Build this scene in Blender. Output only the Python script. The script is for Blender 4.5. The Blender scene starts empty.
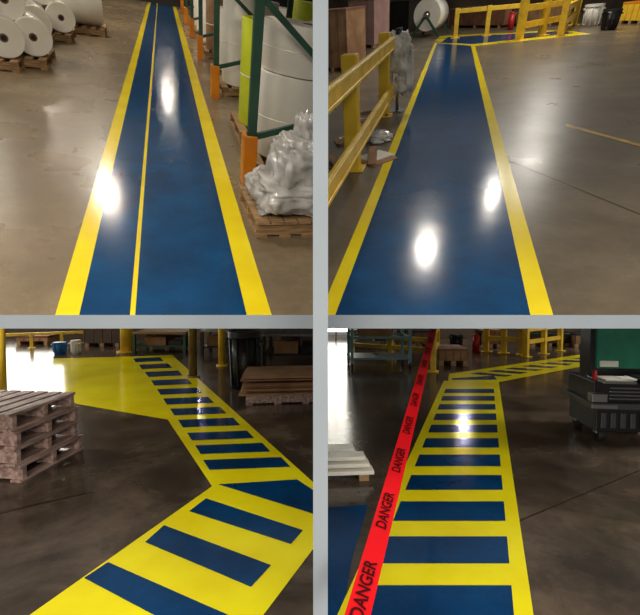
import bpy, bmesh, math, random
from mathutils import Vector, Matrix, noise
random.seed(4)
W,H=640,615; CX,CY=320.0,307.5; F=420.0
sc=bpy.context.scene
try: sc.view_settings.view_transform='Standard'
except: pass
# ---------------- camera
HL=290.0
pitch=math.atan((CY-HL)/F)
cam=bpy.data.cameras.new('camera'); camo=bpy.data.objects.new('camera',cam); sc.collection.objects.link(camo)
cam.sensor_fit='HORIZONTAL'; cam.sensor_width=36; cam.lens=F/W*36; cam.clip_start=.02; cam.clip_end=300
EYE=Vector((0,0,1.5))
CM=Matrix.Translation(EYE)@Matrix.Rotation(math.pi/2-pitch,4,'X'); camo.matrix_world=CM
sc.camera=camo
def ray(px,py): return Vector(((px-CX)/F,-(py-CY)/F,-1))
class Room:
    def __init__(s,h,vx,vy,slope,side):
        f=ray(vx,vy).normalized(); g=ray(vx+100,vy+100*slope)
        n=f.cross(g).normalized()
        if n.y<0: n=-n
        r=f.cross(n).normalized()
        R=Matrix((r,f,n)).transposed().to_4x4()
        s.h=h; s.side=side; s.L=Matrix.Translation(-h*n)@R
        s.Rt=R.to_3x3().transposed(); s.M=CM@s.L
    def P(s,px,py,z=0):
        d=s.Rt@ray(px,py); t=(z-s.h)/d.z
        return Vector((d.x*t,d.y*t,z))
    def proj(s,p):
        c=s.L@Vector(p); return (CX+F*c.x/-c.z, CY-F*c.y/-c.z)
    def hz(s,x,y,py):
        a,b=0.0,6.0
        for _ in range(40):
            m=(a+b)/2
            if s.proj((x,y,m))[1]>py: a=m
            else: b=m
        return a
TL=Room(1.6,161,-42,.2,-1)
TR=Room(1.6,458,-13,-.10,1)
BL=Room(1.5,320,HL,0,-1)
BR=Room(1.5,320,HL,0,1)
# ---------------- materials
def lin(c):
    return tuple(((v/255)/12.92 if v/255<=.04045 else ((v/255+.055)/1.055)**2.4) for v in c)+(1,)
MC={}
def mat(name,c,rough=.5,metal=0,c2=None,scale=3,bump=0,bscale=20,emit=0,alpha=1,detail=6,coat=0,sharp=(.35,.65),stretch=None,stain=None,spec=None):
    if name in MC: return MC[name]
    m=bpy.data.materials.new(name); m.use_nodes=True; nt=m.node_tree; b=nt.nodes['Principled BSDF']
    c=lin(c); c2=lin(c2) if c2 else tuple(v*.82 for v in c[:3])+(1,)
    tc=nt.nodes.new('ShaderNodeTexCoord'); no=nt.nodes.new('ShaderNodeTexNoise'); no.inputs['Scale'].default_value=scale; no.inputs['Detail'].default_value=detail
    mp=nt.nodes.new('ShaderNodeMapping'); nt.links.new(tc.outputs['Object'],mp.inputs[0])
    if stretch: mp.inputs['Scale'].default_value=stretch
    nt.links.new(mp.outputs[0],no.inputs['Vector'])
    cr=nt.nodes.new('ShaderNodeValToRGB'); cr.color_ramp.elements[0].position=sharp[0]; cr.color_ramp.elements[1].position=sharp[1]
    cr.color_ramp.elements[0].color=c2; cr.color_ramp.elements[1].color=c
    nt.links.new(no.outputs['Fac'],cr.inputs[0]); col=cr.outputs[0]
    if stain:
        for sc_,lo,hi,dk in ((stain[0],.42,.60,stain[1]),(stain[0]*4,.35,.6,.5+.5*stain[1]),(stain[0]*16,.3,.7,.82)):
            n3=nt.nodes.new('ShaderNodeTexNoise'); n3.inputs['Scale'].default_value=sc_; n3.inputs['Detail'].default_value=10; n3.inputs['Roughness'].default_value=.65; n3.inputs['Distortion'].default_value=.8
            nt.links.new(tc.outputs['Object'],n3.inputs['Vector'])
            r3=nt.nodes.new('ShaderNodeValToRGB'); r3.color_ramp.elements[0].position=lo; r3.color_ramp.elements[1].position=hi
            r3.color_ramp.elements[0].color=(dk,dk,dk,1); r3.color_ramp.elements[1].color=(1,1,1,1)
            nt.links.new(n3.outputs['Fac'],r3.inputs[0])
            mx=nt.nodes.new('ShaderNodeMixRGB'); mx.blend_type='MULTIPLY'; mx.inputs[0].default_value=1
            nt.links.new(col,mx.inputs[1]); nt.links.new(r3.outputs[0],mx.inputs[2]); col=mx.outputs[0]
    nt.links.new(col,b.inputs['Base Color'])
    mr=nt.nodes.new('ShaderNodeMapRange'); mr.inputs['To Min'].default_value=rough*1.35; mr.inputs['To Max'].default_value=rough*.65
    nt.links.new(no.outputs['Fac'],mr.inputs[0]); nt.links.new(mr.outputs[0],b.inputs['Roughness'])
    b.inputs['Metallic'].default_value=metal
    if spec is not None: b.inputs['Specular IOR Level'].default_value=spec
    if bump:
        n2=nt.nodes.new('ShaderNodeTexNoise'); n2.inputs['Scale'].default_value=bscale; n2.inputs['Detail'].default_value=4
        nt.links.new(mp.outputs[0],n2.inputs['Vector'])
        bp=nt.nodes.new('ShaderNodeBump'); bp.inputs['Strength'].default_value=bump; bp.inputs['Distance'].default_value=.02
        nt.links.new(n2.outputs['Fac'],bp.inputs['Height']); nt.links.new(bp.outputs[0],b.inputs['Normal'])
    if emit:
        b.inputs['Emission Color'].default_value=c; b.inputs['Emission Strength'].default_value=emit
    if alpha<1: b.inputs['Alpha'].default_value=alpha
    if coat: b.inputs['Coat Weight'].default_value=coat; b.inputs['Coat Roughness'].default_value=.12
    MC[name]=m; return m
concT=mat('concrete_tan',(156,136,107),.28,c2=(124,106,82),scale=1.3,bump=.05,bscale=9,sharp=(.25,.75),stain=(.9,.8))
concG=mat('concrete_grey_tan',(134,119,97),.30,c2=(108,95,76),scale=1.1,bump=.05,bscale=9,sharp=(.25,.75),stain=(.8,.76))
concD=mat('concrete_dark',(122,105,89),.17,c2=(68,58,49),scale=1.6,bump=.06,bscale=7,sharp=(.3,.7),stain=(1.2,.5))
blue=mat('blue_floor_paint',(8,78,128),.16,c2=(4,62,106),scale=2.2,bump=.04,bscale=6,stain=(2,.86))
blueD=mat('blue_floor_paint_deep',(4,68,120),.14,c2=(3,54,98),scale=2,bump=.03,bscale=8,stain=(2,.86))
yel=mat('yellow_floor_paint',(250,226,34),.18,c2=(238,208,22),scale=2,bump=.02,bscale=10)
yelB=mat('yellow_floor_paint_bright',(250,238,24),.15,c2=(238,218,12),scale=2,bump=.03,bscale=8)
yelFaint=mat('worn_yellow_line',(200,160,50),.4,c2=(150,124,76),scale=8)
steelY=mat('yellow_rail_steel',(236,196,56),.4,c2=(210,170,40),scale=4)
oran=mat('orange_steel',(230,140,24),.4,c2=(205,118,15))
green=mat('green_rack_steel',(48,88,70),.45,c2=(36,68,54))
wood=mat('pallet_wood',(176,142,100),.75,c2=(128,98,64),scale=6,stretch=(1,8,8),bump=.2,bscale=30)
woodD=mat('weathered_pallet_wood',(172,146,136),.6,c2=(112,88,82),scale=5,stretch=(6,1,6),bump=.15,bscale=20)
white=mat('white_paper',(235,232,222),.45,c2=(220,215,202))
whiteR=mat('roll_wrap_white',(240,237,228),.35,c2=(226,220,206),scale=2)
lime=mat('lime_roll_wrap',(214,226,40),.4,c2=(196,210,30))
core=mat('cardboard_core',(120,90,60),.8)
card=mat('cardboard',(160,122,84),.8,c2=(130,94,62))
cardR=mat('reddish_cardboard',(138,92,64),.75,c2=(100,68,48))
black=mat('black_plastic',(20,20,22),.35)
blackR=mat('black_rubber',(16,16,16),.7)
dgrey=mat('dark_grey_plastic',(60,62,64),.35)
steel=mat('grey_steel',(150,152,152),.3,metal=.8)
tealm=mat('teal_steel',(96,150,160),.4)
plast=mat('stretch_wrap',(225,222,218),.15,c2=(165,160,152),scale=5,bump=.9,bscale=9,coat=.6,alpha=.85)
plastG=mat('grey_white_jacket_cloth',(215,212,204),.5,c2=(150,146,138),scale=5,bump=.5,bscale=8)
wallm=mat('warehouse_wall',(92,76,60),.8,c2=(66,54,42),scale=.8)
walld=mat('dark_warehouse_wall',(50,42,34),.8,c2=(32,28,24),scale=.8)
grey=mat('grey_partition_paint',(140,148,156),.9,c2=(136,144,152),spec=.1)
red=mat('red_barrier_tape',(205,16,26),.6,c2=(190,12,20),spec=.15)
redp=mat('red_paint',(180,30,28),.35)
inkm=mat('black_print',(60,6,10),.6,spec=.1)
dayl=mat('daylight_door_panel',(255,250,235),.5,emit=6.0)
screen=mat('screen_green',(30,104,76),.12,c2=(14,56,44),emit=.2)
crackm=mat('floor_joint_dark',(70,60,48),.5)
crackd=mat('floor_joint_darker',(40,34,28),.3)
bluep=mat('blue_plastic',(40,110,170),.4)
# ---------------- builder
class Ob:
    def __init__(s,room,name,loc=(0,0,0),yaw=0):
        s.room=room; s.name=name; s.bm=bmesh.new(); s.mats=[]
        s.T=room.M@Matrix.Translation(Vector((loc[0],loc[1],loc[2] if len(loc)>2 else 0)))@Matrix.Rotation(yaw,4,'Z')
    def mi(s,m):
        if m not in s.mats: s.mats.append(m)
        return s.mats.index(m)
    def _set(s,faces,m,smooth=False):
        i=s.mi(m)
        for f in faces: f.material_index=i; f.smooth=smooth
    def hexa(s,v,m):
        s._set([s.bm.faces.new([v[k] for k in q]) for q in ((0,2,3,1),(4,5,7,6),(0,1,5,4),(2,6,7,3),(0,4,6,2),(1,3,7,5))],m)
    def box(s,x0,x1,y0,y1,z0,z1,m):
        s.hexa([s.bm.verts.new((x,y,z)) for z in (z0,z1) for y in (y0,y1) for x in (x0,x1)],m)
    def beam(s,p,q,w,h,m,up=(0,0,1)):
        p=Vector(p); q=Vector(q); d=(q-p).normalized(); u=Vector(up)
        if abs(d.dot(u))>.98: u=Vector((1,0,0))
        a=d.cross(u).normalized()*w/2; b=a.cross(d).normalized()*h/2
        s.hexa([s.bm.verts.new(c+sa*a+sb*b) for c in (p,q) for sb in (-1,1) for sa in (-1,1)],m)
    def cyl(s,p,q,r,m,r2=None,seg=32,caps=True):
        p=Vector(p); q=Vector(q); d=(q-p)
        mt=Matrix.Translation((p+q)/2)@d.to_track_quat('Z','Y').to_matrix().to_4x4()
        res=bmesh.ops.create_cone(s.bm,cap_ends=caps,segments=seg,radius1=r,radius2=r if r2 is None else r2,depth=d.length,matrix=mt)
        fs={f for v in res['verts'] for f in v.link_faces}
        s._set(fs,m)
        for f in fs:
            if len(f.verts)==4: f.smooth=True
    def poly(s,pts,m):
        f=s.bm.faces.new([s.bm.verts.new(p) for p in pts]); f.normal_update()
        if f.normal.z<0: f.normal_flip()
        s._set([f],m)
    def lump(s,c,r,m,seed=0,amp=.12,sq=.5,sub=4,fr=3.0):
        res=bmesh.ops.create_icosphere(s.bm,subdivisions=sub,radius=1)
        for v in res['verts']:
            d=v.co.normalized()
            e=Vector([math.copysign(abs(k)**sq,k) for k in d])
            k=1+amp*noise.noise(d*fr+Vector((seed,0,0)))+amp*.5*noise.noise(d*fr*2.5+Vector((0,seed,0)))-amp*.35*abs(noise.noise(d*fr*5))
            v.co=Vector((c[0]+r[0]*e.x*k,c[1]+r[1]*e.y*k,max(0.01,c[2]+r[2]*e.z*k)))
        s._set({f for v in res['verts'] for f in v.link_faces},m,True)
    def fin(s,bevel=0,clip=True):
        bm=s.bm
        me=bpy.data.meshes.new(s.name)
        if clip:
            T=s.T; co=T.inverted()@Vector((s.room.side*.03,0,0)); no=(T.to_3x3().inverted()@Vector((-s.room.side,0,0))).normalized()
            bmesh.ops.bisect_plane(bm,geom=bm.verts[:]+bm.edges[:]+bm.faces[:],plane_co=co,plane_no=no,clear_outer=True)
        bm.to_mesh(me); bm.free()
        for m in s.mats: me.materials.append(m)
        o=bpy.data.objects.new(s.name,me); sc.collection.objects.link(o); o.matrix_world=s.T
        if bevel:
            b=o.modifiers.new('bevel','BEVEL'); b.width=bevel; b.segments=2; b.limit_method='ANGLE'; b.angle_limit=math.radians(50)
        return o
def clip_slab(bm,T,py):
    a=CM.to_3x3()@ray(0,py); c=CM.to_3x3()@ray(640,py); n=a.cross(c).normalized()
    if n.z<0: n=-n
    co=T.inverted()@EYE; no=(T.to_3x3().inverted()@(-n)).normalized()
    bmesh.ops.bisect_plane(bm,geom=bm.verts[:]+bm.edges[:]+bm.faces[:],plane_co=co,plane_no=no,clear_outer=True)
# ---------------- partition and slab
o=Ob(BR,'wall_divider'); hw=7.5/F*1.3
o.box(-hw+.0016,hw+.0016,1.3,42,0,34,grey); o.fin(clip=False)
def wp(py,d):
    r=CM.to_3x3()@ray(320,py); return EYE.z+r.z/r.y*d
o=Ob(BR,'trim_slab_edge')
x=4.5
pts=[(1.9,wp(315,1.9)),(1.9,wp(328.5,1.9)),(3.2,wp(328.5,1.9)),(3.2,wp(316.5,3.2))]
L=[o.bm.verts.new((-x,a,b)) for a,b in pts]; R=[o.bm.verts.new((x,a,b)) for a,b in pts]
o.bm.faces.new(L); o.bm.faces.new(R[::-1])
for i in range(4):
    j=(i+1)%4; o.bm.faces.new((L[i],R[i],R[j],L[j]))
bmesh.ops.recalc_face_normals(o.bm,faces=o.bm.faces[:]); o._set(o.bm.faces[:],grey)
o.fin(clip=False)
# ---------------- helper objects
def pallet(room,loc,yaw=0,w=1.0,d=1.0,n=1,m=wood,name='wooden_pallet',jit=0,z0=0):
    o=Ob(room,name,(loc[0],loc[1],z0),yaw)
    for k in range(n):
        z=k*.137; jx=random.uniform(-jit,jit); jy=random.uniform(-jit,jit)
        for i in range(3):
            y=-d/2+.02+i*(d-.08)/2; o.box(-w/2+jx,w/2+jx,y+jy,y+.04+jy,z+.018,z+.115,m)
        for i in range(4):
            x=-w/2+i*(w-.09)/3; o.box(x+jx,x+.09+jx,-d/2+jy,d/2+jy,z,z+.018,m)
        for i in range(6):
            x=-w/2+i*(w-.1)/5; o.box(x+jx,x+.1+jx,-d/2+jy,d/2+jy,z+.115,z+.135,m)
    return o
def lamp(room,px,py,Hh,power,size,color=(1,.94,.84)):
    d=room.Rt@ray(px,py); t=-room.h/d.z; q=Vector((d.x*t,d.y*t,0)); t2=Hh/-d.z
    p=q+Vector((d.x*t2,d.y*t2,Hh)); mk_lamp(room,p,power,size,color)
def mk_lamp(room,p,power,size,color=(1,.94,.84),shape='DISK'):
    o=Ob(room,'high_bay_or_fill_lamp',p)  # one housing for the bay lamps and the added fill lamps
    o.cyl((0,0,.03),(0,0,.2),size*.62,steel,r2=size*.2); o.cyl((0,0,.2),(0,0,.32),size*.18,black)
    ob=o.fin(clip=False)
    l=bpy.data.lights.new('lamp_light','AREA'); l.shape=shape; l.size=size; l.energy=power; l.color=color
    lo=bpy.data.objects.new('bay_or_fill_light',l); sc.collection.objects.link(lo); lo.parent=ob
    lo.matrix_parent_inverse=Matrix(); lo.location=(0,0,0)
# ================= TOP LEFT
r=TL
WARM=(1,.9,.74)
o=Ob(r,'floor'); o.poly([(-12,0,0),(10,0,0),(10,45,0),(-12,45,0)],concT); clip_slab(o.bm,o.T,321); o.fin()
o=Ob(r,'wall_back'); Yb=r.P(160,4).y; o.box(-12,10,Yb,Yb+.2,0,5,walld); o.fin()
xl0,xl1=r.P(56,313).x,r.P(80,313).x; xr0,xr1=r.P(246,313).x,r.P(271,313).x
xc0,xc1=r.P(130,313).x,r.P(135.5,313).x
o=Ob(r,'painted_walkway')
o.poly([(xl0,0,.003),(xr1,0,.003),(xr1,Yb-.05,.003),(xl0,Yb-.05,.003)],yel)
o.poly([(xl1,0,.006),(xc0,0,.006),(xc0,Yb-.05,.006),(xl1,Yb-.05,.006)],blue)
o.poly([(xc1,0,.006),(xr0,0,.006),(xr0,Yb-.05,.006),(xc1,Yb-.05,.006)],blue)
clip_slab(o.bm,o.T,321); o.fin()
bp=r.P(246,181); XR=bp.x+.03
ys=[bp.y,r.P(212,97).y]; st=ys[1]-ys[0]; ys=[ys[0]+i*st for i in range(6)]
o=Ob(r,'pallet_rack',(XR,ys[0],0))
for y in [v-ys[0] for v in ys if v<Yb-1]:
    for x in (0,1.05):
        o.box(x-.04,x+.04,y-.035,y+.035,0,4.2,green)
        o.box(x-.07,x+.07,y-.07,y+.07,0,.02,steel)
    o.beam((0,y,.42),(1.05,y,.75),.04,.055,green)
    o.beam((0,y,1.5),(1.05,y,.75),.04,.05,green); o.beam((0,y,1.5),(1.05,y,2.4),.04,.05,green)
    o.box(-.08,-.05,y-.09,y+.09,0,.45,oran); o.box(-.08,.04,y-.11,y-.06,0,.45,oran)
for zz in (1.75,3.2):
    for x in (0,1.05):
        o.box(x-.025,x+.025,0,ys[-1]-ys[0],zz,zz+.11,oran)
o.fin(bevel=.004)
def roll(room,c,rad,hh,m,z=.137,name='paper_roll'):
    o=Ob(room,name,(c[0],c[1],z)); o.cyl((0,0,0),(0,0,hh),rad,m,seg=48)
    o.cyl((0,0,hh*.3),(0,0,hh+.004),.06,core,seg=20); o.cyl((0,0,hh*.48),(0,0,hh*.5),rad+.003,white,seg=48)
    o.cyl((0,0,hh*.3),(0,0,hh+.006),.045,black,seg=20)
    o.fin(bevel=.01)
specs=[(.46,.58,whiteR,.42,.78),(.46,1.62,lime,.43,1.1),(.5,st+.6,whiteR,.43,1.2),(.5,st+1.8,whiteR,.42,.95),(.5,2*st+.7,card,.42,1.0),(.5,2*st+1.8,whiteR,.42,1.2),(.5,3*st+.8,whiteR,.42,1.2),(.5,3*st+1.9,whiteR,.42,1.2),(.5,4*st+.8,whiteR,.42,1.2)]
for x,dy,m,ra,hh in specs:
    pallet(r,(XR+x+.08,ys[0]+dy),0,.95,.95).fin()
    roll(r,(XR+x+.08,ys[0]+dy),ra,hh,m)
roll(r,(XR+.58,ys[0]+.58),.42,.4,whiteR,z=.135+.79)
for i in range(5):
    roll(r,(XR+1.9,ys[0]+.8+i*1.3),.5,1.2+.2*(i%2),whiteR if i%3 else lime,z=0)
for i in range(4):
    o=Ob(r,'cardboard_box',(XR+.5,ys[0]+.7+i*1.2,1.86)); o.box(-.4,.4,-.4,.4,.0,.5,card); o.box(-.41,.41,-.03,.03,.0,.505,white); 
    for x in (-.3,0,.3): o.box(x-.05,x+.05,-.42,.42,-.0,.03,wood)
    o.fin(bevel=.006)
b0=r.P(288,232)
pallet(r,(b0.x+.03,b0.y+.26),.06,.66,.7,n=1).fin()
o=Ob(r,'stretch_wrapped_bundle',(b0.x+.03,b0.y+.25,.14),.05)
o.lump((0,0,.1),(.3,.32,.13),plast,seed=2,amp=.25,sq=.65,sub=5,fr=2); o.lump((.06,.04,.3),(.21,.24,.24),plast,seed=9,amp=.3,sq=.7,sub=5,fr=2)
o.lump((.12,.1,.5),(.1,.12,.2),plast,seed=14,amp=.4,sq=.9,sub=4,fr=2)
o.box(-.2,.24,-.2,.26,0,.2,card)
o.fin()
def lroll(room,c,z,rad,ln,yaw,m=whiteR):
    o=Ob(room,'paper_roll',(c.x,c.y,z+rad),yaw)
    o.cyl((-ln/2,0,0),(ln/2,0,0),rad,m,seg=40); o.cyl((-ln/2-.003,0,0),(ln/2+.003,0,0),rad*.24,core,seg=20); o.cyl((-ln/2-.005,0,0),(ln/2+.005,0,0),rad*.17,black,seg=20)
    o.fin(bevel=.012)
for (px,py,n) in [(-14,62,2),(15,60,2),(-10,45,2),(20,43,2),(46,36,2),(4,30,2),(32,26,2),(56,24,2),(82,31,1)]:
    c=r.P(px,py)
    pallet(r,c,.05,1.0,1.0).fin()
    if n==2:
        lroll(r,c+Vector((-.25,0,0)),.137,.27,.75,math.pi/2+.3); lroll(r,c+Vector((.28,.03,0)),.137,.25,.7,math.pi/2+.3)
        lroll(r,c+Vector((.02,.03,0)),.135+.42,.25,.7,math.pi/2+.3)
    else: lroll(r,c,.137,.4,.85,.3)
for px,py,H_,pw,sz in [(107,194,4.5,160,.5),(168,98,3.2,70,.42),(155,72,2.8,75,.42),(156,45,2.1,80,.5),(50,120,4,80,.5)]:
    lamp(r,px,py,H_,pw,sz,WARM)
mk_lamp(r,(-2,-1.5,4.2),210,2.0,WARM); mk_lamp(r,(-5,8,5),180,1.0,WARM); mk_lamp(r,(-6,16,5),180,1.0,WARM)  # first one is an added fill lamp behind the camera
mk_lamp(r,(XR-.9,5.2,4.4),60,.5,WARM)  # fill lamp added to brighten the rolls in the rack
# ================= TOP RIGHT
r=TR
o=Ob(r,'floor'); o.poly([(-10,0,0),(16,0,0),(16,60,0),(-10,60,0)],concG); clip_slab(o.bm,o.T,321); o.fin()
Yb=r.P(480,20).y
o=Ob(r,'wall_back'); o.box(-12,20,Yb,Yb+.2,0,5,wallm); o.fin()
o=Ob(r,'painted_walkway')
def q(room,pts,z): return [room.P(a,b,0)+Vector((0,0,z)) for a,b in pts]
xa0=r.P(330,290).x; xa1=r.P(345,290).x; xb0=r.P(530,315).x; xb1=r.P(553,315).x
def Yof(px,py): return r.P(px,py).y
yt=Yof(455,41); yt2=Yof(475,46)
o.poly([(xa0,0,.003),(xb1,0,.003),(xb1,yt2,.003),(xa0,yt,.003)],yel)
o.poly([(xa1,0,.006),(xb0,0,.006),(xb0,yt2+.1,.006),(xa1,yt-.4,.006)],blue)
pts=q(r,[(435,41),(472,46.5),(592,34),(562,30),(440,36)],.0031); o.poly(pts,yel)
pts=q(r,[(441,42.5),(473,44.2),(575,33.2),(560,31.4),(448,37.5)],.0065); o.poly(pts,blue)
clip_slab(o.bm,o.T,321); o.fin()
o=Ob(r,'worn_floor_line'); o.poly(q(r,[(566,124),(640,144),(640,147),(566,126.5)],.003),yelFaint); o.fin()
o=Ob(r,'floor_joint'); o.poly(q(r,[(505,159),(640,214),(640,214.8),(505,159.5)],.0025),crackm); o.fin()
g=r.P(384,116); zt=r.hz(g.x,g.y,34)
o=Ob(r,'yellow_guard_rail',(g.x,g.y,0))
for y in (0,-2.6,-5.2): o.box(-.08,.08,y-.08,y+.08,0,zt+.02,steelY); o.box(-.13,.13,y-.13,y+.13,0,.02,steelY)
for z,hh in ((.36,.17),(zt-.13,.16)):
    o.box(.08,.13,-5.6,.15,z-hh*.5,z+hh*.5,steelY); o.box(.13,.15,-5.6,.15,z-hh*.5,z-hh*.3,steelY); o.box(.13,.15,-5.6,.15,z+hh*.3,z+hh*.5,steelY)
clip_slab(o.bm,o.T,321); o.fin(bevel=.01)
e=r.P(397,112); ze=r.hz(e.x,e.y,28)
o=Ob(r,'draped_jacket_on_post',(e.x,e.y,0))
o.box(-.12,.12,-.12,.12,0,.03,steel); o.cyl((0,0,.03),(0,0,ze*.9),.03,steel)
o.lump((0,0,ze*.68),(.21,.12,ze*.28),plastG,seed=5,amp=.35,sq=.8,sub=5,fr=1.6)
o.lump((.17,-.02,ze*.5),(.075,.07,ze*.3),plastG,seed=6,amp=.35,sq=.85,sub=4,fr=1.6)
o.lump((-.16,-.02,ze*.46),(.075,.07,ze*.26),plastG,seed=7,amp=.35,sq=.85,sub=4,fr=1.6)
o.lump((0.02,-.02,ze*.36),(.14,.1,ze*.14),plastG,seed=17,amp=.5,sq=.9,sub=4,fr=1.6)
for i in range(4): o.cyl((.03*i-.05,-.1,ze*.5),(.035*i-.06,-.08,.2+.05*i),.014,white,seg=10)
o.cyl((0,0,ze*.9),(0,0,ze),.05,black,seg=16)
o.fin()
o=Ob(r,'floor_hose'); c=r.P(368,118)
for i in range(24):
    a=i/23*math.pi*1.5; b=(i+1)/23*math.pi*1.5
    o.cyl((c.x+.3*math.cos(a),c.y+.3*math.sin(a),.03),(c.x+.3*math.cos(b),c.y+.3*math.sin(b),.03),.025,card,seg=8)
o.fin()
for px,py,yw in ((350,142,.4),(340,168,1.2),(362,124,2.0),(376,160,.9)):
    c=r.P(px,py)
    o=Ob(r,'cardboard_scrap',(c.x,c.y,0),yw); o.box(-.2,.2,-.17,.17,0,.015,card); o.box(-.12,.24,-.06,.2,.015,.03,cardR if px<345 else white); o.beam((-.2,-.15,.03),(.14,.2,.09),.1,.01,card); o.fin()
c=r.P(377,141)
o=Ob(r,'clear_plastic_bag',(c.x,c.y,0)); o.lump((0,0,.05),(.18,.15,.07),plast,seed=3,amp=.5,sq=.8,sub=4,fr=2); o.fin()
def crate(room,name,px0,px1,pyb,pyt,m,m2=None,depth=.8,yaw=0):
    a=room.P(px0,pyb); b=room.P(px1,pyb); w=(b-a).length; mid=(a+b)/2; hh=room.hz(mid.x,mid.y,pyt)
    an=math.atan2(b.y-a.y,b.x-a.x)
    o=Ob(room,name,mid,an)
    o.box(-w/2,w/2,0,depth,.1,hh,m)
    for k in (-1,0,1): o.box(k*w*.42-.05,k*w*.42+.05,0,depth,0,.1,wood)
    n=4
    for i in range(n+1): 
        x=-w/2+i*w/n; o.box(x-.01,x+.01,-.012,0,.1,hh,m2 or card)
    o.box(-w/2-.01,w/2+.01,-.015,depth+.01,hh-.04,hh+.01,m2 or m)
    o.fin(bevel=.008)
crate(r,'cardboard_crate',318,348,72,10,card,cardR,1.0)
crate(r,'cardboard_crate',350,374,48,0,mat('pinkish_board',(176,138,130),.7),card,.9)
crate(r,'storage_crate',377,408,34,2,walld,black,.9)
crate(r,'wooden_crate',448,503,28,8,cardR,card,1.5)
crate(r,'cardboard_crate',520,552,26,4,card,cardR,1)
def rail(room,name,pts,pyt,n=2,rails=(.45,.95),th=.09):
    A=room.P(*pts[0]); Bq=room.P(*pts[1]); hh=room.hz(A.x,A.y,pyt); w=(Bq-A).length
    an=math.atan2(Bq.y-A.y,Bq.x-A.x); o=Ob(room,name,A,an)
    for i in range(n):
        x=w*i/(n-1); o.box(x-th/2,x+th/2,-th/2,th/2,0,hh,steelY); o.box(x-th,x+th,-th,th,0,.02,steelY)
    for k in rails: o.box(0,w,-th*.35,th*.35,hh*k-th*.6,hh*k+th*.3,steelY)
    o.fin(bevel=.008)
rail(r,'yellow_guard_rail',((386,26),(412,25.5)),6,3,(.92,),.13)
rail(r,'yellow_guard_rail',((455,38),(518,33)),8,3,(.92,),.16)
rail(r,'yellow_guard_rail',((519,40),(562,31)),-14,3,(.3,.62,.9),.2)
rail(r,'yellow_guard_rail',((560,36),(574,25)),-14,2,(.3,.6),.2)
c=r.P(430,36); o=Ob(r,'paper_roll',(c.x,c.y,0),math.pi/2-.25); z=r.hz(c.x,c.y,14); rr=z*.72
o.cyl((-.6,0,z),(.6,0,z),rr,whiteR,seg=40); o.cyl((-.61,0,z),(.61,0,z),rr*.25,core,seg=20); o.cyl((-.8,0,z),(.8,0,z),.07,steel)
for x in (-.75,.75): o.beam((x,0,z),(x,-.6,0),.08,.08,green); o.beam((x,0,z),(x,.6,0),.08,.08,green)
o.fin()
def bin_(room,px,pyb,pyt,wpx,m,name='trash_can',rim=True):
    c=room.P(px,pyb); c2=room.P(px+wpx,pyb); rad=(c2-c).length/2; hh=room.hz(c.x,c.y,pyt)
    o=Ob(room,name,c)
    o.cyl((0,0,0),(0,0,hh*.93),rad*.82,m,r2=rad*.97,seg=28,caps=True)
    o.cyl((0,0,hh*.9),(0,0,hh),rad*1.05,m,r2=rad*1.03,seg=28,caps=False); o.cyl((0,0,hh*.93),(0,0,hh*.99),rad*.96,m,seg=28)
    for k in range(10):
        a=k*math.pi/5; o.beam((rad*.86*math.cos(a),rad*.86*math.sin(a),.05),(rad*.99*math.cos(a),rad*.99*math.sin(a),hh*.88),.03,.02,m,up=(-math.sin(a),math.cos(a),0))
    for s_ in (-1,1): o.box(s_*rad*1.02-.03,s_*rad*1.02+.03,-.08,.08,hh*.75,hh*.82,m)
    o.fin()
bin_(r,608,30,9,16,black); bin_(r,590,26,4,16,mat('white_plastic_drum',(205,200,190),.5),'plastic_drum')
crate(r,'storage_crate',618,640,24,2,steelY,oran,.8)
def exting(room,px,pyb,pyt):
    c=room.P(px,pyb); hh=room.hz(c.x,c.y,pyt); o=Ob(room,'fire_extinguisher',c)
    rad=hh*.16; o.cyl((0,0,0),(0,0,hh*.75),rad,redp,seg=24); o.cyl((0,0,hh*.75),(0,0,hh*.85),rad,redp,r2=rad*.3,seg=24)
    o.cyl((0,0,hh*.85),(0,0,hh),rad*.3,black,seg=12); o.beam((0,0,hh*.95),(rad*1.6,0,hh*.9),.05,.05,black); o.cyl((rad,0,hh*.9),(rad*1.2,0,hh*.3),.03,black,seg=8)
    o.fin()
exting(r,510,30,8)
for px,py,H_,pw,sz in [(426,249,4.5,120,.36),(492,196,4.5,85,.28),(452,66,2.6,60,.5),(600,60,3,70,.8)]:
    lamp(r,px,py,H_,pw,sz,(1,.94,.84))
mk_lamp(r,(2,-1.5,4.2),160,2.0); mk_lamp(r,(8.5,8,5),150,1.2); mk_lamp(r,(3.5,19,4.5),240,1.0)  # the lamp behind the camera is an added soft fill
# ================= LOWER ROOMS
for rr_,x0,x1 in ((BL,-16,-.0),(BR,0,16)):
    o=Ob(rr_,'floor'); o.poly([(x0,.3,0),(x1,.3,0),(x1,14,0),(x0,14,0)],concD); o.fin()
r=BL
o=Ob(r,'wall_back'); o.box(-16,-8.0,13,13.2,0,.4,wallm); o.box(-8.0,0,13,13.2,0,6,wallm); o.box(-16,-8.0,13,13.2,4.8,6,wallm); o.fin()
o=Ob(r,'door_1'); o.box(-15.5,-8.0,13.25,13.3,.4,4.8,dayl)
for i in range(6): o.box(-15.5,-8.0,13.21,13.24,.9+i*.7,.93+i*.7,steel)
o.fin()
o=Ob(r,'painted_pedestrian_walkway')
Z1,Z2=.003,.006
o.poly(q(r,[(40,359),(130,356.5),(150,360),(184,422),(166,419.5),(76,404),(52,384)],Z1),yelB)
o.poly(q(r,[(126,357),(172,355),(318,487),(318,492),(213,488)],Z1+.0004),yelB)
o.poly(q(r,[(213,486),(318,486),(318,543),(245,640),(-5,640)],Z1+.0002),yelB)
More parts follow.
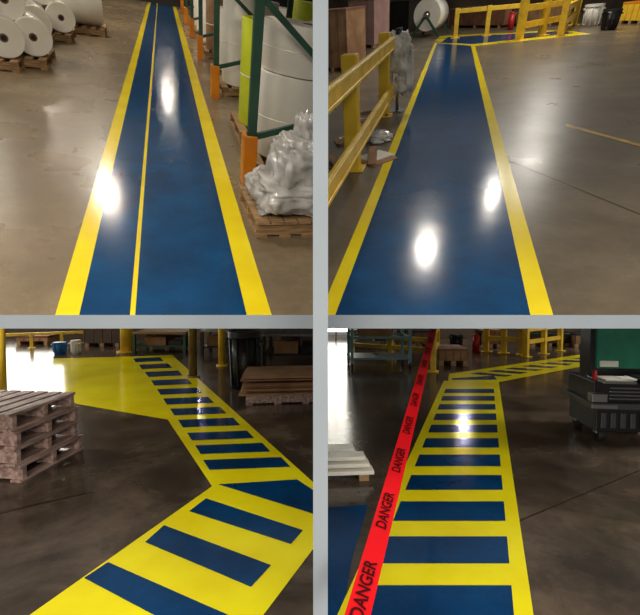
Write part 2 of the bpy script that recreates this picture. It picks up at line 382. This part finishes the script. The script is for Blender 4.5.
rungs=[(133,160,360),(139,168,366.5),(145,178,374),(151,187,382.5),(157,197,391.5),(163,208,401),(170,220,411.5),(178,233,423),(187,247,436),(195,262,449),(203,281,464)]
for i,(a,b,y) in enumerate(rungs):
    nx=rungs[i+1][2] if i+1<len(rungs) else y+17
    t=(nx-y)*.58
    o.poly(q(r,[(a,y-t*.35),(b,y-t*.65),(b+t*.95,y+t*.35),(a+t*.65,y+t*.65)],Z2),blueD)
o.poly(q(r,[(218,485),(297,480),(318,494),(318,516)],Z2),blueD)
o.poly(q(r,[(206,499),(303,531),(291,545),(189,512)],Z2),blueD)
o.poly(q(r,[(164,526),(271,566),(251,588),(145,543)],Z2),blueD)
o.poly(q(r,[(108,563),(228,616),(205,640),(180,630),(84,579)],Z2),blueD)
o.fin()
c=r.P(6,478)
pallet(r,(c.x-.2,c.y+.3),-.12,.8,.72,n=4,m=woodD,name='wooden_pallet_stack',jit=.03).fin()
def post(room,px,pyb,wpx,m,top=2.6,name='steel_column'):
    c=room.P(px,pyb); rad=(room.P(px+wpx,pyb)-c).length/2; o=Ob(room,name,c)
    o.cyl((0,0,0),(0,0,top),rad,m,seg=24); o.cyl((0,0,0),(0,0,.03),rad*1.6,m,seg=24); o.cyl((0,0,1.0),(0,0,1.1),rad*1.08,m,seg=24); o.fin()
post(r,127,352,12,steelY,1.5,'yellow_bollard')
post(r,193,377,8,mat('brown_column_paint',(130,106,56),.5,c2=(96,76,44)),3,'steel_column')
post(r,2,400,9,steelY,1.2,'yellow_bollard')
post(r,222,366,7,steelY,1.5,'yellow_bollard')
bin_(r,245,387,331,32,black)
c=r.P(286,403); pallet(r,(c.x+.04,c.y+.35),.1,1.2,.8,m=woodD).fin()
o=Ob(r,'flattened_cardboard_stack',(c.x+.04,c.y+.35,.137),.1)
for i in range(9):
    j=random.uniform(-.07,.07); o.box(-.62+j,.6+j,-.4+j,.4+j,i*.026,i*.026+.020,cardR if i%2 else card)
o.fin(bevel=.003)
def bench(room,name,px0,px1,pyb,pyt,m,top,depth=.8):
    a=room.P(px0,pyb); b=room.P(px1,pyb); w=(b-a).length; mid=(a+b)/2; hh=room.hz(mid.x,mid.y,pyt)
    o=Ob(room,name,mid,math.atan2(b.y-a.y,b.x-a.x))
    for x in (-w/2+.04,w/2-.04):
        for y in (.04,depth-.04): o.box(x-.035,x+.035,y-.035,y+.035,0,hh,m)
    o.box(-w/2,w/2,0,depth,hh-.05,hh,top); o.box(-w/2,w/2,.03,depth-.03,hh*.3,hh*.3+.04,m)
    o.box(-w*.3,w*.1,.1,depth-.15,hh*.3+.04,hh*.75,card); o.box(w*.15,w*.4,.1,depth-.15,hh*.3+.04,hh*.6,black)
    o.fin(bevel=.006)
bench(r,'workbench',132,186,354,332,green,wood)
bench(r,'workbench',200,230,356,330,black,steel)
bench(r,'workbench',262,322,366,334,black,steel,1.2)
crate(r,'storage_crate',148,186,347,335,walld,black,.5)
crate(r,'wooden_crate',84,120,347,328,wallm,cardR,.5)
bin_(r,60,354,342,12,bluep,'blue_bucket')
bin_(r,76,354,340,9,white,'plastic_drum')
crate(r,'cardboard_crate',16,48,345,336,card,cardR,.6)
rail(r,'yellow_guard_rail',((0,350),(118,344)),334,5,(.95,),.08)
o=Ob(r,'floor_joint'); o.poly(q(r,[(0,512),(90,492),(90,493),(0,514)],.0025),crackd); o.fin()
# BR
r=BR
o=Ob(r,'wall_back'); o.box(.9,16,13,13.2,0,6,wallm); o.box(0,.9,13,13.2,4,6,wallm); o.fin()
o=Ob(r,'window_1'); o.box(.1,.9,13.05,13.1,.2,4,dayl); o.box(.08,.14,13,13.05,0,4,steel); o.box(.48,.52,13,13.05,0,4,steel); o.fin()
o=Ob(r,'painted_pedestrian_walkway')
def lx(x0,y): return 485+(x0-485)*(y-290)/315
ytop=381
o.poly(q(r,[(lx(342,ytop),ytop),(lx(532,ytop),ytop),(lx(532,640),640),(lx(342,640),640)],Z1),yelB)
v=.003175-.00067
for n in range(12):
    c0=v+n*.00067; y1=290+1/(c0-.0002); y0=290+1/(c0+.0002)
    if c0>.0105: break
    y1=min(y1,660)
    o.poly(q(r,[(lx(360,y0),y0),(lx(513,y0),y0),(lx(513,y1),y1),(lx(360,y1),y1)],Z2),blueD)
o.poly(q(r,[(448,382),(449,374),(585,354),(660,347),(660,352),(500,382)],Z1+.0003),yelB)
o.poly(q(r,[(452,380),(452,378.5),(494,376),(497,380)],Z2),blueD)
L0,L1=(470,374),(590,356.5); R0,R1=(505,377),(612,357)
for k in range(7):
    t0=k/7; t1=t0+.075
    f=lambda A,B,t:(A[0]+(B[0]-A[0])*t,A[1]+(B[1]-A[1])*t)
    o.poly(q(r,[f(L0,L1,t0),f(L0,L1,t1),f(R0,R1,t1),f(R0,R1,t0)],Z2),blueD)
o.fin()
o=Ob(r,'blue_floor_patch'); o.poly(q(r,[(320,508),(368,505),(352,560),(338,640),(320,640)],.002),blueD); o.fin()  # flat patch in the same deep blue as the rungs
o=Ob(r,'floor_joint'); o.poly(q(r,[(520,520),(640,470),(640,471),(520,521.5)],.0025),crackd); o.fin()
c=r.P(344,482); o=Ob(r,'white_board_stack',(c.x,c.y,0),.08)
for i in range(3):
    for k in range(2):
        o.box(-.35+.03*i,.24-.06*k-.03*i,k*.17+.02*i,k*.17+.12+.02*i,.05+i*.05,.05+i*.05+.03,white)
for x in (-.25,.12): o.box(x,x+.08,0,.32,0,.05,wood)
o.fin(bevel=.004)
a=r.P(352,368); b=r.P(411,370); w=(b-a).length; mid=(a+b)/2; hh=.98
o=Ob(r,'teal_push_cart',mid,.05)
for x in (-w/2,w/2):
    for y in (0,.6):
        o.box(x-.025,x+.025,y-.025,y+.025,.13,hh,tealm); o.cyl((x-.02,y,.06),(x+.02,y,.06),.06,blackR,seg=20); o.box(x-.03,x+.03,y-.03,y+.03,.1,.14,steel)
    for z in (.2,.6,hh): o.box(x-.02,x+.02,0,.6,z-.02,z+.02,tealm)
for z in (.2,.6,hh-.02): 
    o.box(-w/2,w/2,-.02,.02,z-.02,z+.02,tealm); o.box(-w/2,w/2,.58,.62,z-.02,z+.02,tealm)
o.box(-w/2,w/2,0,.6,.2,.22,steel); o.box(-w*.35,w*.2,.1,.5,.62,.85,card); o.fin(bevel=.004)
rail(r,'yellow_guard_rail',((352,354),(432,360)),334,3,(.5,.95),.1)
rail(r,'yellow_guard_rail',((433,372),(437,362)),328,2,(.5,.9),.1)
rail(r,'yellow_guard_rail',((526,357),(560,351)),326,3,(.5,.9),.1)
rail(r,'yellow_guard_rail',((486,352),(522,355)),322,3,(.5,.9),.12)
crate(r,'cardboard_crate',439,468,366,349,card,cardR,.6)
crate(r,'cardboard_crate',482,500,348,330,cardR,card,.6)
crate(r,'storage_crate',530,570,347,334,walld,black,.6)
crate(r,'storage_crate',575,600,348,334,card,walld,.6)
crate(r,'storage_crate',397,430,348,331,mat('brown_machine',(120,84,60),.6),black,.6)
exting(r,476,352,330)
bin_(r,456,350,334,12,black)
bench(r,'workbench',350,390,348,330,steel,wood,.7)
c=r.P(630,448); o=Ob(r,'black_operator_console',(c.x,c.y+.3,0),-.1)
o.box(-.22,.45,-.18,.35,.11,.34,black)
o.box(-.28,.5,-.22,.4,.34,.40,dgrey); o.box(-.29,-.05,-.235,-.22,.35,.39,steel)
o.box(-.24,.45,-.17,.35,.40,.60,black)
o.box(-.30,-.16,-.26,-.17,.42,.50,steel)
for i in range(6): o.box(-.18+i*.09,-.13+i*.09,-.195,-.18,.15,.3,dgrey)
for i in range(4): o.box(-.1,.3,-.185,-.168,.43+i*.035,.445+i*.035,steel)
o.box(-.2,.1,-.26,.05,.60,.622,steel); o.box(-.16,.02,-.22,-.02,.622,.634,white); o.box(.0,.14,-.2,-.05,.622,.64,white)
o.box(.16,.4,-.22,.05,.60,.65,black)
o.box(-.16,.5,.05,.28,.6,1.2,black)
o.box(-.12,.47,.02,.06,.7,1.16,screen); o.box(-.1,.08,-.0,.03,.72,.78,white)
o.beam((-.17,.02,.6),(-.17,.02,1.2),.04,.05,black); o.beam((-.17,.02,1.18),(.5,.02,1.18),.05,.04,black)
o.cyl((-.2,-.1,.6),(-.2,-.1,.7),.02,redp)
for x in (-.16,.38):
    for y in (-.12,.28): o.cyl((x-.03,y,.06),(x+.03,y,.06),.06,blackR,seg=24); o.box(x-.04,x+.04,y-.03,y+.03,.08,.115,steel)
o.fin(bevel=.008)
# danger tape
def W3(px,py,d):
    v=ray(px,py); return CM@(v*d)
N=W3(353,632,.95); Fp=W3(434,326,4.0)
d=(Fp-N).normalized(); view=((N+Fp)/2-EYE).normalized(); wv=d.cross(view).normalized(); nrm=d.cross(wv).normalized()
if nrm.dot(view)>0: nrm=-nrm
wd=.058
o=Ob(BR,'red_barrier_tape'); o.T=Matrix()
Lg=(Fp-N).length+.5; seg=30; vs=[]
sag=lambda t: Vector((0,0,-.02*math.sin(math.pi*t)))
for i in range(seg+1):
    t=i/seg; p=N+d*Lg*t+sag(t)
    vs.append((o.bm.verts.new(p-wv*wd/2),o.bm.verts.new(p+wv*wd/2)))
fs=[o.bm.faces.new((vs[i][0],vs[i][1],vs[i+1][1],vs[i+1][0])) for i in range(seg)]
o._set(fs,red,True); tape=o.fin(clip=False)
yd=nrm.cross(d)
s_=.03
while s_<Lg-.3:
    cu=bpy.data.curves.new('danger_text','FONT'); cu.body='DANGER'; cu.size=.046; cu.align_y='CENTER'; cu.offset=.001
    to=bpy.data.objects.new('danger_text',cu); sc.collection.objects.link(to); cu.materials.append(inkm)
    tt=(s_+.1)/Lg
    p=N+d*s_+sag(tt)+nrm*.004
    M=Matrix((d,yd,nrm)).transposed().to_4x4(); M.translation=p
    to.parent=tape; to.matrix_world=M; s_+=.33
# lower lights: first the added fill lamps (beside the painted lanes, their mirror images fall outside the lanes)
for x,y,z,pw,sz in ((-4.6,4.2,1.9,60,.5),(-9.5,8,3.5,250,1.5),(4.6,4.2,1.8,60,.5),(9.5,8,3.5,250,1.5)):
    mk_lamp(BL if x<0 else BR,(x,y,z),pw,sz,(1,.95,.87))
mk_lamp(BL,(-2.4,-1.2,3.6),150,1.2,(1,.95,.87)); mk_lamp(BR,(2.4,-1.2,3.6),145,1.2,(1,.95,.87))  # added fill lamps behind the camera, one per lower room
lamp(BR,464,428,2.4,30,.2); lamp(BL,195,408,1.9,18,.2); lamp(BL,120,385,1.8,24,.2)
# world
w=bpy.data.worlds.new('world'); sc.world=w; w.use_nodes=True
w.node_tree.nodes['Background'].inputs[0].default_value=(.72,.7,.67,1); w.node_tree.nodes['Background'].inputs[1].default_value=.26
